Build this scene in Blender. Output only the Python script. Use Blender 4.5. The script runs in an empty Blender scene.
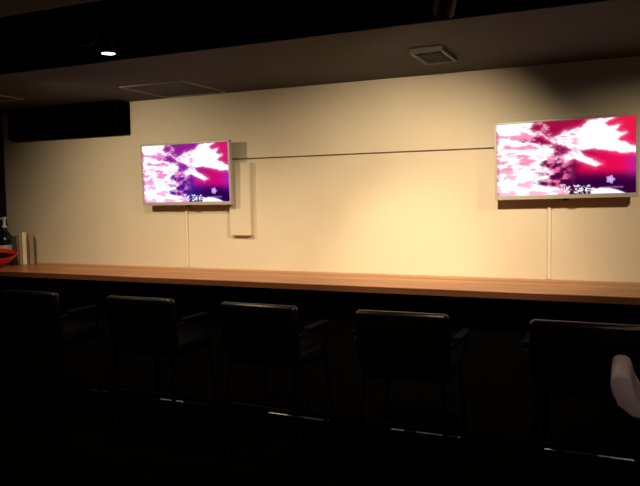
import bpy, bmesh, math, random
from mathutils import Vector, Matrix, noise
S = bpy.context.scene
COL = S.collection
random.seed(4)

# ------------------------------------------------------------------ camera, world, exposure
cd = bpy.data.cameras.new('camera'); cam = bpy.data.objects.new('camera', cd); COL.objects.link(cam)
S.camera = cam
F_PX, YAW, PITCH, ROLL = 681.4, .42153, -.06302, -.01416
cd.sensor_width = 36; cd.sensor_fit = 'HORIZONTAL'; cd.lens = 36 * F_PX / 640; cd.clip_start = .05
fw = Vector((-math.sin(YAW)*math.cos(PITCH), math.cos(YAW)*math.cos(PITCH), math.sin(PITCH)))
r0 = Vector((math.cos(YAW), math.sin(YAW), 0)); u0 = r0.cross(fw)
r1 = r0*math.cos(ROLL) + u0*math.sin(ROLL); u1 = -r0*math.sin(ROLL) + u0*math.cos(ROLL)
cam.matrix_world = Matrix(((r1.x, u1.x, -fw.x, 0), (r1.y, u1.y, -fw.y, -4.6935), (r1.z, u1.z, -fw.z, 1.5637), (0, 0, 0, 1)))
w = bpy.data.worlds.new('room_ambient'); S.world = w; w.use_nodes = True
w.node_tree.nodes['Background'].inputs[0].default_value = (.5, .45, .4, 1)
w.node_tree.nodes['Background'].inputs[1].default_value = .0
S.view_settings.view_transform = 'Standard'; S.view_settings.look = 'None'
S.view_settings.exposure = 0; S.view_settings.gamma = 1; S.view_settings.use_curve_mapping = False

# spot lamps: (lens centre, aim point, watts, cone degrees, blend)
WARM = (1, .78, .50)
SPOTS = {
 'left':   ((-2.77, -1.50, 2.435), (-2.79, -1.47, 1.02), 125, 150, .9),
 'right':  ((-.70, -1.85, 2.335), (-1.55, -.02, 1.00), 245, 92, 1),
 'far':    ((-3.74, -1.62, 2.26), (-3.65, 0, 1.05), 78, 118, 1),  # added out of view to brighten the left part of the wall
 'mid':    ((.75, -1.60, 2.28), (.12, 0, .75), 80, 88, .8),  # added out of view to light the wall on the right
 'pool':   ((-1.30, -2.20, 2.50), (-1.44, 0, 1.05), 130, 34, 1),  # unseen extra lamp, added for the bright pool above the counter
 'near':   ((.55, -3.10, 2.22), (-.01, -1.62, .80), 34, 24, .6),  # unseen extra lamp, added only to light the grey backrest
}
CT, CZ, LX, RX, BY = 1.02, 2.42, -5.36, 2.6, -6.6      # counter, low ceiling, side walls, rear wall
TY0, TY1, TZ = -1.38, -2.38, 2.85                      # recess between the two ceiling parts

# ------------------------------------------------------------------ materials
def nodes(m): return m.node_tree.nodes, m.node_tree.links
def mat(name, col, rough=.5, metal=0, spec=.5, noise_amt=0, scale=8, bump=0, bscale=60, stretch=(1, 1, 1)):
    m = bpy.data.materials.new(name); m.use_nodes = True
    N, L = nodes(m); b = N['Principled BSDF']
    b.inputs['Base Color'].default_value = (*col, 1); b.inputs['Roughness'].default_value = rough
    b.inputs['Metallic'].default_value = metal; b.inputs['Specular IOR Level'].default_value = spec
    tc = N.new('ShaderNodeTexCoord'); mp = N.new('ShaderNodeMapping'); mp.inputs['Scale'].default_value = stretch
    L.new(tc.outputs['Object'], mp.inputs[0])
    n = N.new('ShaderNodeTexNoise'); n.inputs['Scale'].default_value = scale; n.inputs['Detail'].default_value = 5
    L.new(mp.outputs[0], n.inputs['Vector'])
    r = N.new('ShaderNodeValToRGB')
    a = 1 - noise_amt
    r.color_ramp.elements[0].position = .3; r.color_ramp.elements[1].position = .7
    r.color_ramp.elements[0].color = (col[0]*a, col[1]*a, col[2]*a, 1)
    r.color_ramp.elements[1].color = (min(1, col[0]*(1+noise_amt)), min(1, col[1]*(1+noise_amt)), min(1, col[2]*(1+noise_amt)), 1)
    L.new(n.outputs[0], r.inputs[0]); L.new(r.outputs[0], b.inputs['Base Color'])
    if bump:
        n2 = N.new('ShaderNodeTexNoise'); n2.inputs['Scale'].default_value = bscale; n2.inputs['Detail'].default_value = 4
        L.new(tc.outputs['Object'], n2.inputs['Vector'])
        bp = N.new('ShaderNodeBump'); bp.inputs['Strength'].default_value = bump; bp.inputs['Distance'].default_value = .004
        L.new(n2.outputs[0], bp.inputs['Height']); L.new(bp.outputs[0], b.inputs['Normal'])
    return m
def emit(name, col, st):
    m = bpy.data.materials.new(name); m.use_nodes = True; N, L = nodes(m); N.clear()
    o = N.new('ShaderNodeOutputMaterial'); e = N.new('ShaderNodeEmission')
    e.inputs[0].default_value = (*col, 1); e.inputs[1].default_value = st; L.new(e.outputs[0], o.inputs[0]); return m
M = {
 'wall': mat('cream_wall_paint', (.66, .585, .455), .75, noise_amt=.035, scale=2.2, bump=.25, bscale=90),
 'cover': mat('cream_cover_paint', (.72, .64, .49), .55, noise_amt=.02),
 'ceiling': mat('charcoal_ceiling_paint', (.035, .031, .031), .85, noise_amt=.08, scale=3, bump=.2),
 'black': mat('black_recess_paint', (.0010, .0009, .0009), .95, spec=.0, noise_amt=.1),
 'dark_wall': mat('dark_side_wall_paint', (.010, .009, .009), .85, spec=.2, noise_amt=.1),
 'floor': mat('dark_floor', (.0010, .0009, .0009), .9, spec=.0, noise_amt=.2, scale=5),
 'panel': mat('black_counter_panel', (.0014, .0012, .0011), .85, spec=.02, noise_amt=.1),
 'vinyl': mat('black_vinyl', (.0008, .0008, .0008), .33, spec=.20, noise_amt=.1, bump=.15, bscale=200),
 'matt_vinyl': mat('matt_black_vinyl', (.0008, .0008, .0008), .7, spec=.04, noise_amt=.1, bump=.1, bscale=200),
 'lamp_body': mat('dark_grey_lamp_body', (.012, .012, .013), .5, spec=.3, noise_amt=.05),
 'edge': mat('shaded_front_brown', (.070, .024, .009), .5, spec=.3, noise_amt=.2, scale=3, stretch=(.6, 10, 18)),  # counter wood darkened to carry the shade of its front face
 'cable': mat('grey_lamp_cable', (.10, .09, .085), .6, noise_amt=.05),
 'grey_vinyl': mat('greyish_brown_vinyl', (.34, .25, .25), .5, noise_amt=.06, bump=.15, bscale=160),
 'black_metal': mat('black_metal', (.0008, .0008, .0008), .5, spec=.04, noise_amt=.1),
 'chrome': mat('dull_chrome', (.22, .22, .22), .34, 1, noise_amt=.05),
 'silver': mat('silver_plastic', (.44, .40, .37), .4, .1, noise_amt=.02),
 'tv_back': mat('dark_television_back', (.03, .03, .03), .5, noise_amt=.1),
 'cord': mat('brown_cord', (.12, .07, .035), .6, noise_amt=.1),
 'trim': mat('pale_hatch_trim', (.38, .33, .30), .6, noise_amt=.05),
 'vent': mat('vent_grey', (.032, .026, .023), .5, noise_amt=.1),
 'vent_dark': mat('vent_dark_grille', (.010, .008, .007), .6, noise_amt=.1),
 'red': mat('red_lacquer', (.72, .03, .012), .3, noise_amt=.08),
 'black_lacquer': mat('black_lacquer', (.012, .010, .010), .3, noise_amt=.1),
 'bottle': mat('dark_bottle', (.010, .012, .022), .2, noise_amt=.1),
 'white': mat('white_plastic', (.85, .84, .80), .4, noise_amt=.02),
 'label': mat('pale_paper_label', (.70, .66, .60), .7, noise_amt=.06),
 'menu_black': mat('black_menu_cover', (.02, .017, .015), .5, noise_amt=.1),
 'menu_tan': mat('tan_menu_cover', (.34, .24, .14), .6, noise_amt=.1),
 'menu_cream': mat('cream_menu_cover', (.80, .70, .52), .6, noise_amt=.05),
 'menu_brown': mat('brown_menu_cover', (.16, .11, .07), .6, noise_amt=.1),
 'paper': mat('paper_pages', (.75, .68, .55), .8, noise_amt=.05),
 'lamp_glow': emit('lamp_lens_glow', (1, .86, .66), 14),
}
def wood():
    m = bpy.data.materials.new('oiled_timber'); m.use_nodes = True; N, L = nodes(m); b = N['Principled BSDF']
    tc = N.new('ShaderNodeTexCoord')
    sx = N.new('ShaderNodeSeparateXYZ'); L.new(tc.outputs['Object'], sx.inputs[0])
    # board index along y
    mu = N.new('ShaderNodeMath'); mu.operation = 'MULTIPLY'; mu.inputs[1].default_value = 1/.118; L.new(sx.outputs[1], mu.inputs[0])
    fl = N.new('ShaderNodeMath'); fl.operation = 'FLOOR'; L.new(mu.outputs[0], fl.inputs[0])
    wn = N.new('ShaderNodeTexWhiteNoise'); wn.noise_dimensions = '1D'; L.new(fl.outputs[0], wn.inputs['W'])
    mp = N.new('ShaderNodeMapping'); mp.inputs['Scale'].default_value = (.55, 16, 16); L.new(tc.outputs['Object'], mp.inputs[0])
    n = N.new('ShaderNodeTexNoise'); n.inputs['Scale'].default_value = 3; n.inputs['Detail'].default_value = 7; n.inputs['Roughness'].default_value = .62; n.inputs['Distortion'].default_value = .4
    L.new(mp.outputs[0], n.inputs['Vector'])
    ad = N.new('ShaderNodeMath'); ad.operation = 'MULTIPLY_ADD'; ad.inputs[1].default_value = .22; L.new(wn.outputs['Value'], ad.inputs[0]); L.new(n.outputs[0], ad.inputs[2])
    r = N.new('ShaderNodeValToRGB'); e = r.color_ramp.elements
    e[0].position = .43; e[0].color = (.15, .042, .013, 1); e[1].position = .76; e[1].color = (.60, .245, .075, 1)
    k = e.new(.58); k.color = (.34, .115, .032, 1)
    L.new(ad.outputs[0], r.inputs[0]); L.new(r.outputs[0], b.inputs['Base Color'])
    b.inputs['Roughness'].default_value = .34
    bp = N.new('ShaderNodeBump'); bp.inputs['Strength'].default_value = .15; bp.inputs['Distance'].default_value = .002
    L.new(n.outputs[0], bp.inputs['Height']); L.new(bp.outputs[0], b.inputs['Normal'])
    return m
M['wood'] = wood()

# ------------------------------------------------------------------ mesh helpers
def box(bm, x0, x1, y0, y1, z0, z1, bev=0, seg=2):
    r = bmesh.ops.create_cube(bm, size=1); vs = r['verts']
    bmesh.ops.scale(bm, vec=(x1-x0, y1-y0, z1-z0), verts=vs)
    bmesh.ops.translate(bm, vec=((x0+x1)/2, (y0+y1)/2, (z0+z1)/2), verts=vs)
    if bev:
        es = list({e for v in vs for e in v.link_edges})
        bmesh.ops.bevel(bm, geom=es, offset=bev, segments=seg, profile=.5, affect='EDGES')
    return bm
def tube(bm, pts, r, n=12, closed=False):
    pts = [Vector(p) for p in pts]; rings = []; up = None
    for i, p in enumerate(pts):
        a = pts[i-1] if i else p; b = pts[i+1] if i < len(pts)-1 else p
        t = (b-a).normalized()
        if up is None: up = t.orthogonal().normalized()
        up = (up - t*up.dot(t)).normalized(); s = t.cross(up)
        rr = r[i] if isinstance(r, (list, tuple)) else r
        rings.append([bm.verts.new(p + (up*math.cos(2*math.pi*k/n) + s*math.sin(2*math.pi*k/n))*rr) for k in range(n)])
    for a, b in zip(rings, rings[1:]):
        for k in range(n): bm.faces.new((a[k], a[(k+1) % n], b[(k+1) % n], b[k]))
    bm.faces.new(rings[0][::-1]); bm.faces.new(rings[-1]); return bm
def lathe(bm, prof, n=40, c=(0, 0, 0)):
    c = Vector(c); rings = []
    for r, z in prof:
        rings.append([bm.verts.new(c + Vector((max(r, 1e-5)*math.cos(2*math.pi*k/n), max(r, 1e-5)*math.sin(2*math.pi*k/n), z))) for k in range(n)])
    for a, b in zip(rings, rings[1:]):
        for k in range(n): bm.faces.new((a[k], a[(k+1) % n], b[(k+1) % n], b[k]))
    bmesh.ops.remove_doubles(bm, verts=bm.verts, dist=2e-5)
    return bm
def obj(name, bm, m, parent=None, smooth=True):
    bmesh.ops.recalc_face_normals(bm, faces=bm.faces)
    me = bpy.data.meshes.new(name); bm.to_mesh(me); bm.free()
    me.materials.append(m)
    if smooth:
        for p in me.polygons: p.use_smooth = True
        try: me.set_sharp_from_angle(angle=math.radians(38))
        except Exception: pass
    o = bpy.data.objects.new(name, me); COL.objects.link(o)
    if parent: o.parent = parent
    return o
def new(): return bmesh.new()
def tag(o, label, cat, group=None):
    o['label'] = label; o['category'] = cat
    if group: o['group'] = group
    return o
def thing(name, label, cat, loc=(0, 0, 0), rz=0, group=None):
    o = bpy.data.objects.new(name, None); COL.objects.link(o); o.location = loc; o.rotation_euler = (0, 0, rz)
    return tag(o, label, cat, group)
def struct(name, bm, m):
    o = obj(name, bm, m, smooth=False); o['kind'] = 'structure'; return o
def dup(root, loc, rz, label, group=None):
    r = root.copy(); COL.objects.link(r); r.location = loc; r.rotation_euler = (0, 0, rz); r['label'] = label
    if group: r['group'] = group
    for ch in list(root.children):
        c = ch.copy(); COL.objects.link(c); c.parent = r
        for g in list(ch.children):
            d = g.copy(); COL.objects.link(d); d.parent = c
    return r

# ------------------------------------------------------------------ room
T = .12
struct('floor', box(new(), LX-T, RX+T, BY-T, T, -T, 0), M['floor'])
struct('wall_back', box(new(), LX-T, RX+T, 0, T, 0, 3.0), M['wall'])
struct('wall_left', box(new(), LX-T, LX, BY, 0, 0, 3.0), M['dark_wall'])
struct('wall_right', box(new(), RX, RX+T, BY, 0, 0, 3.0), M['dark_wall'])
struct('wall_front', box(new(), LX-T, RX+T, BY-T, BY, 0, 3.0), M['dark_wall'])
bm = new(); box(bm, LX, RX, TY0, 0, CZ, 3.0)
struct('ceiling', bm, M['ceiling'])
struct('ceiling_main', box(new(), LX, RX, BY, TY1, CZ, 3.0), M['ceiling']).name = 'ceiling.001'
struct('ceiling_recess', box(new(), LX, RX, TY1, TY0, TZ, 3.0), M['black']).name = 'ceiling.002'
# black faces that line the recess
struct('trim_1', box(new(), LX, RX, TY0-.012, TY0, CZ+.004, TZ), M['black'])
struct('trim_2', box(new(), LX, RX, TY1, TY1+.012, CZ+.004, TZ), M['black'])

# black casing under the ceiling at the far left
bm = new(); box(bm, -5.13, -3.857, -.15, 0, 2.145, CZ, .004, 1)
tag(obj('duct_casing', bm, M['black'], smooth=False), 'long matt black box casing under the ceiling at the far left of the cream wall', 'duct casing')

# access hatches in the ceiling: frame lines and lid
def hatch(x0, x1, y0, y1, label):
    t = thing('access_hatch', label, 'ceiling hatch', ((x0+x1)/2, (y0+y1)/2, CZ), 0)
    hx, hy, b = (x1-x0)/2, (y1-y0)/2, .010
    bm = new()
    box(bm, -hx, hx, -hy, -hy+b, -.006, 0); box(bm, -hx, hx, hy-b, hy, -.006, 0)
    box(bm, -hx, -hx+b, -hy+b, hy-b, -.006, 0); box(bm, hx-b, hx, -hy+b, hy-b, -.006, 0)
    obj('hatch_frame', bm, M['trim'], t, False)
    obj('hatch_lid', box(new(), -hx+b+.003, hx-b-.003, -hy+b+.003, hy-b-.003, -.003, 0), M['ceiling'], t, False)
hatch(-3.43, -2.86, -.64, -.06, 'square access hatch with pale edge in the dark ceiling above the left television')
hatch(-5.10, -4.48, -1.02, -.55, 'access hatch in the dark ceiling at the far left, cut by the photo edge')

# small vent under the ceiling
t = thing('ceiling_vent', 'small square grey vent on the dark ceiling right of centre', 'vent', (-1.045, -.68, CZ), 0)
bm = new()
for a in ((-.10, .10, -.19, -.165), (-.10, .10, .165, .19), (-.10, -.078, -.165, .165), (.078, .10, -.165, .165)):
    box(bm, a[0], a[1], a[2], a[3], -.028, 0, .003, 1)
obj('vent_frame', bm, M['vent'], t, False)
bm = new()
box(bm, -.078, .078, -.165, .165, -.006, 0)
for k in range(9): box(bm, -.078, .078, -.150+k*.0365, -.142+k*.0365, -.022, -.004)
obj('grille', bm, M['vent_dark'], t, False)

# ------------------------------------------------------------------ counter
t = thing('bar_worktop', 'long reddish brown timber counter top running along the cream wall', 'counter', ((LX+RX)/2, -.35, CT-.04))
hw = (RX-LX)/2-.002
obj('board', box(new(), -hw, hw, -.353, .349, 0, .040, .003, 2), M['wood'], t, False)
obj('shaded_front', box(new(), -hw, hw, -.358, -.3532, 0, .0385, .0015, 1), M['edge'], t, False)  # front face of the top, its shade put into a darker brown
# base of black panels with joints, standing back under the top
cuts = [LX+.01, -4.66, -3.70, -2.73, -1.755, -.79, .18, 1.15, 2.1, RX-.01]
t = thing('bar_cabinet', 'black panelled base under the timber counter top, behind the chairs', 'cabinet', ((LX+RX)/2, -.5, 0))
ox = (LX+RX)/2
for a, b in zip(cuts, cuts[1:]):
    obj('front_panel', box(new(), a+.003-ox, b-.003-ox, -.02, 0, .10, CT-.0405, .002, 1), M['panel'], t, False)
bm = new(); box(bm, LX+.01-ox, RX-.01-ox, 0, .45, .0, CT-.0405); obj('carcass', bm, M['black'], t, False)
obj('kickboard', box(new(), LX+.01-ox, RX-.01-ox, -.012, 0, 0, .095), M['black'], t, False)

# ------------------------------------------------------------------ televisions
NX, NY = 220, 124
def poly(px): return [((x-28)/597, (y-(85-43*(x-28)/597))/((385-18*(x-28)/597)-(85-43*(x-28)/597))) for x, y in px]
FLARE = poly([(225,118),(270,140),(300,128),(330,108),(400,92),(428,62),(480,54),(540,48),(500,72),(520,85),(562,78),(545,105),(587,114),(550,140),(575,150),(628,172),(624,197),(560,196),(500,185),(440,180),(396,190),(415,212),(450,228),(490,245),(460,256),(410,240),(375,225),(335,238),(322,214),(366,186),(318,166),(280,160)])
TEXTS = [poly(p) for p in (
 [(312,335),(330,332),(338,345),(352,340),(358,356),(346,372),(330,366),(320,356)],
 [(364,330),(378,340),(392,332),(400,345),(412,338),(414,352),(404,362),(410,372),(392,368),(380,378),(368,368),(376,352)],
 [(420,340),(436,334),(440,350),(455,344),(470,356),(452,366),(436,360),(424,372),(416,358)],
 [(440,362),(480,346),(520,348),(552,356),(592,372),(560,376),(500,377),(440,380)])]
def inside(u, v, P):
    c = False; j = len(P)-1
    for i in range(len(P)):
        if (P[i][1] > v) != (P[j][1] > v) and u < (P[j][0]-P[i][0])*(v-P[i][1])/(P[j][1]-P[i][1])+P[i][0]: c = not c
        j = i
    return c
def edge_d(u, v, P):
    best = 9
    for i in range(len(P)):
        a, b = P[i-1], P[i]
        ax, ay = a[0]*1.78, a[1]; bx, by = b[0]*1.78, b[1]; qx, qy = u*1.78, v
        dx, dy = bx-ax, by-ay; tt = max(0, min(1, ((qx-ax)*dx+(qy-ay)*dy)/(dx*dx+dy*dy+1e-9)))
        best = min(best, math.hypot(ax+dx*tt-qx, ay+dy*tt-qy))
    return best
def mix(a, b, t): t = max(0, min(1, t)); return tuple(x+(y-x)*t for x, y in zip(a, b))
def sm(x, a, b): t = max(0, min(1, (x-a)/(b-a))); return t*t*(3-2*t)
def picture(u, v, violet):
    n = lambda s, sy=1, o=0: noise.fractal(Vector((u*1.78*s, v*s*sy, o)), 1, 2, 4)
    red = mix((.86, .10, .26), (.90, .06, .38), v)
    dark = mix((.62, .04, .26), (.34, .01, .24), sm(v, .05, .75))
    c = mix(dark, red, sm(u, .52, .92)*(1-sm(v, .62, .86)))
    c = mix(c, (.62, .05, .22), .7*(1-sm(v, 0, .25))*sm(u, .28, .36)*(1-sm(u, .55, .7)))
    c = mix(c, (.88, .03, .30), .8*sm(v, .42, .5)*(1-sm(v, .66, .82))*sm(u, .55, .64))
    c = mix(c, (.72, .12, .62), .8*sm(u, .88, 1.0)*sm(v, .42, .55)*(1-sm(v, .75, .95)))
    c = mix(c, (.16, .0, .20), .85*sm(v, .66, .88)*sm(u, .46, .6))
    # mottled centre
    m = n(9, 1.4, 3)
    c = mix(c, (.96, .48, .66), .85*sm(m, -.25, .35)*sm(u, .33, .40)*(1-sm(u, .50, .60))*sm(v, .35, .5))
    c = mix(c, (.36, .06, .38), .6*sm(n(7, 1.2, 9), 0, .5)*sm(u, .40, .45)*(1-sm(u, .56, .62))*sm(v, .28, .36)*(1-sm(v, .5, .6)))
    # white cloud on the left with pink streaks
    lim = .30 + .13*sm(v, .0, .35)*0 + .14*sm(v, .25, .4)*(1-sm(v, .55, .62)) + .05*sm(v, .55, .7) + .14*sm(v, .82, .95)
    k = sm(lim - u + .13*n(5, 2.0, 1) + .04*n(22, 2, 5), -.07, .07)
    st = sm(n(4, 3.2, 7), -.05, .35)
    white = mix((1, 1, 1), (.96, .48, .66), .85*st*sm(v, .08, .16)*(1-.35*sm(v, .6, .7)))
    white = mix(white, (.86, .25, .45), .8*(1-sm(u, 0, .03))*sm(n(10, 1, 2), -.3, .3))
    c = mix(c, white, k)
    # dark wedge at top
    # flare
    jx, jy = .008*n(16, 1, 11), .014*n(16, 1, 12)
    d = edge_d(u+jx, v+jy, FLARE); ins = inside(u+jx, v+jy, FLARE)
    f = sm(d if ins else -d, -.022, .016)
    c = mix(c, (1, 1, 1), f)
    fr = f*(1-sm(u, .52, .66))*sm(n(11, 2.2, 31), .0, .35)
    c = mix(c, (.93, .35, .58), .75*fr)
    # rosy glow around flare
    if not ins: c = mix(c, (1, .52, .66), .4*(1-sm(d, 0, .07))*(1-f))
    sp = sm(n(38, 1.2, 21), -.12, .10)
    for k_, P in enumerate(TEXTS):
        dd = edge_d(u, v, P); c = c if k_ < 3 and sp < .35 else mix(c, (.97, .95, 1), sm(dd if inside(u, v, P) else -dd, -.010, .006))
    # five-petal mark and thin line
    mu, mv = poly([(522, 311)])[0]; rx, ry = (u-mu)*1.78, v-mv; rr = math.hypot(rx, ry); an = math.atan2(ry, rx)
    pr = .050+.012*math.cos(5*an)
    c = mix(c, (.82, .72, .98), (1-sm(rr, pr-.010, pr+.008))*(.55+.45*sm(abs(math.sin(2.5*an)), .2, .5)))
    lu, lv = poly([(532, 344)])[0]
    c = mix(c, (.62, .52, .80), .8*(1-sm(abs(v-lv), .006, .016))*(1-sm(abs(u-lu), .065, .075))*(.5+.5*sm(math.sin(u*420), -.4, .4)))
    if violet:                                  # this set shows the same picture more violet
        lum = min(c); h = 1-lum
        c = (c[0]*(1-.12*h), c[1]*(1+.05*h), min(1, c[2]+.15*h*(.4+c[0]*.6)))
        c = mix(c, (c[0]*.9, .28, .98), .30*h*(1-sm(u, .55, .8)))
    return c
def srgb(x): return x/12.92 if x <= .04045 else ((x+.055)/1.055)**2.4
def screen_mesh(w_, h_, violet):
    me = bpy.data.meshes.new('screen'); vs = []; fs = []; cs = []
    for j in range(NY+1):
        for i in range(NX+1):
            u, v = i/NX, j/NY
            vs.append(((u-.5)*w_, -.0215, (.5-v)*h_)); c = picture(u, v, violet); cs.append([srgb(x) for x in c]+[1])
    for j in range(NY):
        for i in range(NX):
            a = j*(NX+1)+i; fs.append((a, a+NX+1, a+NX+2, a+1))
    me.from_pydata(vs, [], fs); me.update()
    at = me.color_attributes.new('picture', 'FLOAT_COLOR', 'POINT')
    for k, c in enumerate(cs): at.data[k].color = c
    m = bpy.data.materials.new('lit_screen'); m.use_nodes = True; N, L = nodes(m); N.clear()
    o = N.new('ShaderNodeOutputMaterial'); e = N.new('ShaderNodeEmission'); a = N.new('ShaderNodeVertexColor'); a.layer_name = 'picture'
    L.new(a.outputs[0], e.inputs[0]); e.inputs[1].default_value = 1.12; L.new(e.outputs[0], o.inputs[0])
    me.materials.append(m); return me
TW, TH = .855, .503
def television(x, y, z, tilt, roll, label, violet):
    t = thing('television', label, 'television', (x, y, z)); t.rotation_euler = (tilt, -roll, 0)
    b, bb = .016, .026
    bm = new()
    box(bm, -TW/2, TW/2, -.026, .012, TH/2-b, TH/2, .003, 2); box(bm, -TW/2, TW/2, -.030, .012, -TH/2, -TH/2+bb, .003, 2)
    box(bm, -TW/2, -TW/2+b, -.026, .012, -TH/2+bb, TH/2-b, .002, 1); box(bm, TW/2-b, TW/2, -.026, .012, -TH/2+bb, TH/2-b, .002, 1)
    obj('bezel', bm, M['silver'], t, False)
    bm = new(); box(bm, -TW/2+.012, TW/2-.012, -.019, .028, -TH/2+.012, TH/2-.010, .004, 1); box(bm, -.28, .28, .028, .055, -.19, .12, .012, 2)
    obj('back_shell', bm, M['tv_back'], t)
    sw, sh = TW-2*b, TH-b-bb
    s = bpy.data.objects.new('screen', screen_mesh(sw, sh, violet)); COL.objects.link(s); s.parent = t; s.location = (0, 0, (bb-b)/2)
    bm = new(); box(bm, -.10, .10, .050, .060, -.10, .10); box(bm, -.04, .04, .055, -y-.006, -.05, .05); 
    obj('wall_bracket', bm, M['black_metal'], t, False)
    bm = new(); box(bm, -.010, .030, -.024, .004, -TH/2-.012, -TH/2+.002, .002, 1); obj('sensor_bar', bm, M['black_metal'], t, False)
    return t
television(-3.233, -.098, CT+.770, .036, 0, 'silver-framed television on the left, violet-tinted picture, above the white cable cover', True)
television(-.357, -.118, CT+.783, .033, .013, 'silver-framed television on the right with red and white picture, larger in view', False)

# cable covers and cord
def cable_cover(x, ztop, label):
    bm = new(); box(bm, x-.011, x+.011, -.014, -.0005, CT+.001, ztop, .004, 2)
    return tag(obj('cable_cover', bm, M['cover'], smooth=False), label, 'cable cover')
cable_cover(-3.304, 1.60, 'narrow cream cable cover on the wall below the left television')
cable_cover(-.452, 1.60, 'narrow cream cable cover on the wall below the right television')
bm = new(); tube(bm, [(-3.10, -.006, 1.885), (-2.92, -.006, 1.897)]+[(-2.8+k*.1, -.006, 1.897-.0006*math.sin(k*.33)) for k in range(20)]+[(-.70, -.006, 1.897)], .0045, 8)
tag(obj('cable', bm, M['cord']), 'thin dark cord running level along the cream wall between the two televisions', 'cable')
# shallow cover beside the left television
bm = new(); box(bm, -2.866, -2.678, -.048, -.0005, 1.293, 1.866, .004, 2)
tag(obj('wall_cover_box', bm, M['wall'], smooth=False), 'tall narrow cream cover box on the wall right of the left television', 'cover box')

# ------------------------------------------------------------------ spotlights
def spotlight(key, label, r=.042, h=.16, cable=None):
    pos, aim, watts, cone, blend = SPOTS[key]; pos = Vector(pos); aim = Vector(aim)
    org = Vector((pos.x, pos.y, TZ if TY1 < pos.y < TY0 else CZ))
    d = (aim-pos).normalized(); top = pos - d*h - org
    t = thing('spotlight', label, 'spotlight', org, 0, None)
    bm = new(); lathe(bm, [(0, 0), (.04, 0), (.04, -.02), (0, -.02)], 24, (top.x, top.y, 0)); obj('ceiling_plate', bm, M['black_metal'], t)
    bm = new(); tube(bm, [(top.x, top.y, -.015), (top.x, top.y, top.z+.02), tuple(top+d*.01)], .009, 10); obj('stem', bm, M['black_metal'], t)
    hd = new(); lathe(hd, [(0, h), (r*.7, h), (r, h-.012), (r, 0), (r*.93, 0), (r*.90, .004), (r*.90, .02), (0, .02)], 32)
    head = obj('lamp_head', hd, M['lamp_body'], t); head.location = pos-org
    head.rotation_mode = 'QUATERNION'; head.rotation_quaternion = Vector((0, 0, -1)).rotation_difference(d)
    obj('lens', lathe(new(), [(0, .0), (r*.86, .0), (r*.86, .012), (0, .012)], 28), M['lamp_glow'], head)
    ld = bpy.data.lights.new('spot_beam', 'SPOT'); ld.energy = watts; ld.color = (1, .84, .76) if key == 'near' else WARM; ld.spot_size = math.radians(cone); ld.spot_blend = blend; ld.shadow_soft_size = .03
    lo = bpy.data.objects.new('spot_beam', ld); COL.objects.link(lo); lo.parent = head; lo.location = (0, 0, -.035)
    if cable:
        obj('lamp_cable', tube(new(), [Vector(p)-org for p in cable], .0045, 8), M['cable'], t)
    return t
spotlight('left', 'small black spotlight with glowing lens hanging at upper left', .042, .15,
          cable=[(-3.16, -1.6, TZ), (-3.13, -1.6, 2.62), (-3.06, -1.6, 2.548), (-2.99, -1.6, 2.515), (-2.927, -1.6, 2.493), (-2.86, -1.6, 2.475), (-2.80, -1.60, 2.475), (-2.775, -1.58, 2.51), (-2.775, -1.555, 2.56)])
spotlight('right', 'black cylindrical spotlight hanging at the top edge right of centre', .046, .17)
spotlight('far', 'added unseen black spotlight beyond the left edge of the view, lighting the left wall', .042, .15)
spotlight('pool', 'added unseen black spotlight in the recess above the view, making the brightest part of the wall', .042, .15)
spotlight('near', 'added unseen black spotlight on the near part of the ceiling, lighting the low-backed stool', .042, .12)
spotlight('mid', 'added unseen black spotlight beyond the right edge of the view, lighting the right wall', .042, .15)

# ------------------------------------------------------------------ bar chairs (local: back at y=0, front towards +y)
def bar_chair(loc, rz, label):
    t = thing('bar_chair', label, 'chair', loc, rz, 'black bar chairs along the counter')
    # backrest: padded panel, slightly crowned
    bm = new(); box(bm, -.255, .255, -.035, .030, .665, .970, .028, 4)
    for v in bm.verts:
        v.co.y -= .018*(1-(v.co.x/.26)**2) + (v.co.z-.66)*.10-.015; v.co.z += .006*(1-(v.co.x/.26)**2)*(1 if v.co.z > .85 else 0)
    obj('backrest', bm, M['vinyl'], t)
    bm = new(); box(bm, -.235, .235, .04, .47, .600, .672, .026, 4); obj('seat', bm, M['matt_vinyl'], t)
    for sx in (-1, 1):
        bm = new(); tube(bm, [(sx*.215, .435, .60), (sx*.235, .465, .30), (sx*.250, .485, 0)], .014, 12); obj('leg', bm, M['black_metal'], t)
        bm = new(); tube(bm, [(sx*.215, .000, .80), (sx*.215, .010, .60), (sx*.235, -.02, .30), (sx*.250, -.05, 0)], .014, 12); obj('leg', bm, M['black_metal'], t)
        # armrest loop and pad
        bm = new(); tube(bm, [(sx*.245, .0, .79), (sx*.275, .03, .805), (sx*.280, .15, .808), (sx*.280, .29, .806), (sx*.278, .335, .790), (sx*.268, .345, .74), (sx*.238, .345, .64), (sx*.215, .345, .62)], .011, 10)
        fr = obj('arm_frame', bm, M['black_metal'], t)
        bm = new(); box(bm, sx*.280-.024, sx*.280+.024, .05, .315, .815, .842, .011, 3); obj('armrest', bm, M['matt_vinyl'], fr)
    bm = new(); tube(bm, [(-.243, .475, .155), (.243, .475, .155)], .011, 10); r = obj('footrest', bm, M['chrome'], t)
    bm = new(); 
    for sx in (-1, 1): tube(bm, [(sx*.243, -.032, .20), (sx*.243, .473, .20)], .008, 8)
    tube(bm, [(-.232, -.012, .36), (.232, -.012, .36)], .008, 8)
    obj('stretcher', bm, M['black_metal'], t)
    bm = new(); box(bm, -.215, .215, .06, .445, .585, .602); obj('seat_frame', bm, M['black_metal'], t, False)
    return t
XS = [-3.72, -2.78, -1.93, -1.07, -.165]
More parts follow.
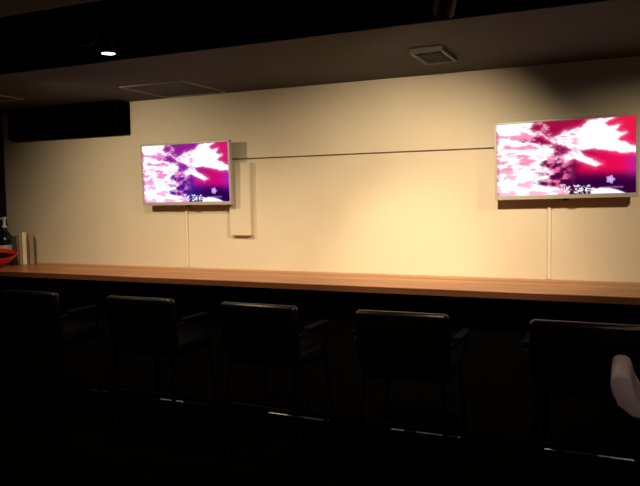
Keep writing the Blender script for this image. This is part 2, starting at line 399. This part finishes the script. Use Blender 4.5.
LB = ['black padded bar chair at the left end of the row, cut by the photo edge',
      'second black padded bar chair from the left, below the left television',
      'middle black padded bar chair of the row of five along the counter',
      'fourth black padded bar chair from the left, below the brightest part of the wall',
      'black padded bar chair nearest the right edge, below the right television']
c0 = bar_chair((XS[0], -1.26, 0), 0, LB[0])
for i in range(1, 5): dup(c0, (XS[i], -1.26, 0), [0, .03, -.02, .02, 0][i], LB[i])

# low-backed stool turned sideways at the right edge; only its grey backrest is in view
t = thing('low_back_stool', 'low-backed stool with greyish brown backrest, turned sideways at the right edge', 'stool', (.29, -1.62, 0))
def swept(prof_c, half_t, y0, y1, bev):
    bm = new(); L_ = []; R_ = []
    n = len(prof_c)
    for i, p in enumerate(prof_c):
        a = Vector(prof_c[max(0, i-1)]); b = Vector(prof_c[min(n-1, i+1)]); d = (b-a).normalized(); nn = Vector((-d.y, d.x)); p = Vector(p)
        L_.append(p+nn*half_t[i]); R_.append(p-nn*half_t[i])
    out = L_+R_[::-1]
    va = [bm.verts.new((q.x, y0, q.y)) for q in out]; vb = [bm.verts.new((q.x, y1, q.y)) for q in out]; m_ = len(out)
    for k in range(m_): bm.faces.new((va[k], va[(k+1) % m_], vb[(k+1) % m_], vb[k]))
    fa = bm.faces.new(va[::-1]); fb = bm.faces.new(vb)
    bmesh.ops.bevel(bm, geom=list(set(fa.edges) | set(fb.edges)), offset=bev, segments=3, profile=.5, affect='EDGES')
    return bm
pc = [(-.2965, .862), (-.2965, .856), (-.2965, .846), (-.2960, .828), (-.292, .805), (-.285, .782), (-.274, .760), (-.259, .738), (-.238, .719), (-.215, .706)]
ht = [.014, .027, .035, .040, .041, .040, .038, .036, .030, .018]
obj('backrest', swept(pc, ht, -.19, .19, .012), M['grey_vinyl'], t)
obj('seat', lathe(new(), [(0, .60), (.17, .60), (.195, .615), (.20, .64), (.19, .662), (.16, .672), (0, .675)], 40), M['vinyl'], t)
for sy in (-1, 1):
    bm = new(); tube(bm, [(-.240, sy*.10, .715), (-.226, sy*.10, .69), (-.20, sy*.10, .64), (-.16, sy*.10, .60), (-.10, sy*.08, .588)], .009, 10)
    obj('back_bracket', bm, M['chrome'], t)
obj('column', lathe(new(), [(0, .03), (.03, .03), (.03, .32), (.02, .33), (.02, .60), (0, .60)], 24), M['chrome'], t)
obj('base_plate', lathe(new(), [(0, 0), (.20, 0), (.20, .012), (.06, .035), (0, .035)], 40), M['black_metal'], t)
bm = new(); tube(bm, [(.15*math.cos(a*math.pi/12), .15*math.sin(a*math.pi/12), .27) for a in range(25)], .009, 8)
tube(bm, [(-.148, 0, .27), (.148, 0, .27)], .007, 8); obj('foot_ring', bm, M['black_metal'], t)

# ------------------------------------------------------------------ things on the counter at the far left
t = thing('pump_bottle', 'large dark bottle with a white pump head behind the red bowl', 'bottle', (-5.235, -.14, CT))
obj('bottle_body', lathe(new(), [(0, 0), (.066, 0), (.072, .01), (.072, .215), (.064, .25), (.034, .292), (.024, .305), (.024, .33), (0, .33)], 36), M['bottle'], t)
obj('label', lathe(new(), [(.0726, .06), (.0735, .061), (.0735, .17), (.0726, .171)], 36), M['label'], t)
pm = new(); lathe(pm, [(0, .325), (.022, .325), (.022, .352), (.011, .356), (.011, .415), (0, .415)], 20)
tube(pm, [(.012, 0, .410), (0, 0, .412), (-.02, -.002, .414), (-.045, -.004, .412)], [.010, .014, .011, .008], 10)
box(pm, -.022, .022, -.014, .014, .412, .428, .004, 2)
obj('pump_head', pm, M['white'], t)

# red bowl tipped towards the room, dark inside
t = thing('bowl', 'red bowl with a black inside standing at the left end of the counter', 'bowl', (-4.995, -.465, CT))
sh = new(); lathe(sh, [(0, .0), (.065, 0), (.070, .012), (.130, .040), (.163, .072), (.176, .100), (.180, .104), (.177, .107), (.171, .104), (.158, .078)], 48)
inn = new(); lathe(inn, [(.1582, .0782), (.122, .046), (.06, .022), (0, .018)], 48)
t.rotation_euler = (math.radians(11.5), 0, .83); t.location.z = CT+.0131
obj('bowl_shell', sh, M['red'], t); obj('bowl_inside', inn, M['black_lacquer'], t)

# upright menus
def menu(x, y, th, h, dpt, m, rz, label, lean=0):
    t = thing('menu_folder', label, 'menu', (x, y, CT), rz, 'menus standing at the left end of the counter')
    bm = new(); c = .0025
    box(bm, -th/2, -th/2+c, -dpt/2, dpt/2, 0, h); box(bm, th/2-c, th/2, -dpt/2, dpt/2, 0, h); box(bm, -th/2, th/2, -dpt/2-c, -dpt/2, 0, h, .001, 1)
    obj('cover', bm, m, t, False)
    obj('pages', box(new(), -th/2+c, th/2-c, -dpt/2, dpt/2-.006, .004, h-.005), M['paper'], t, False)
ML = 'menu_black menu_brown menu_tan menu_cream menu_brown menu_tan'.split()
LM = ['black standing menu nearest the dark pump bottle', 'dark brown menu standing between the black one and the tan one',
      'tan menu standing left of the cream one', 'bright cream menu in the middle of the standing menus',
      'thin brown menu just right of the cream menu', 'pale tan menu at the right end of the standing menus']
q = 0
for k, (m, th, h) in enumerate(zip(ML, (.036, .018, .020, .034, .016, .036), (.262, .262, .284, .290, .272, .284))):
    q += th/2; menu(-5.012+.67*q-.045, -.262+.74*q+.040, th, h, .12, M[m], .83, LM[k]); q += th/2+.004
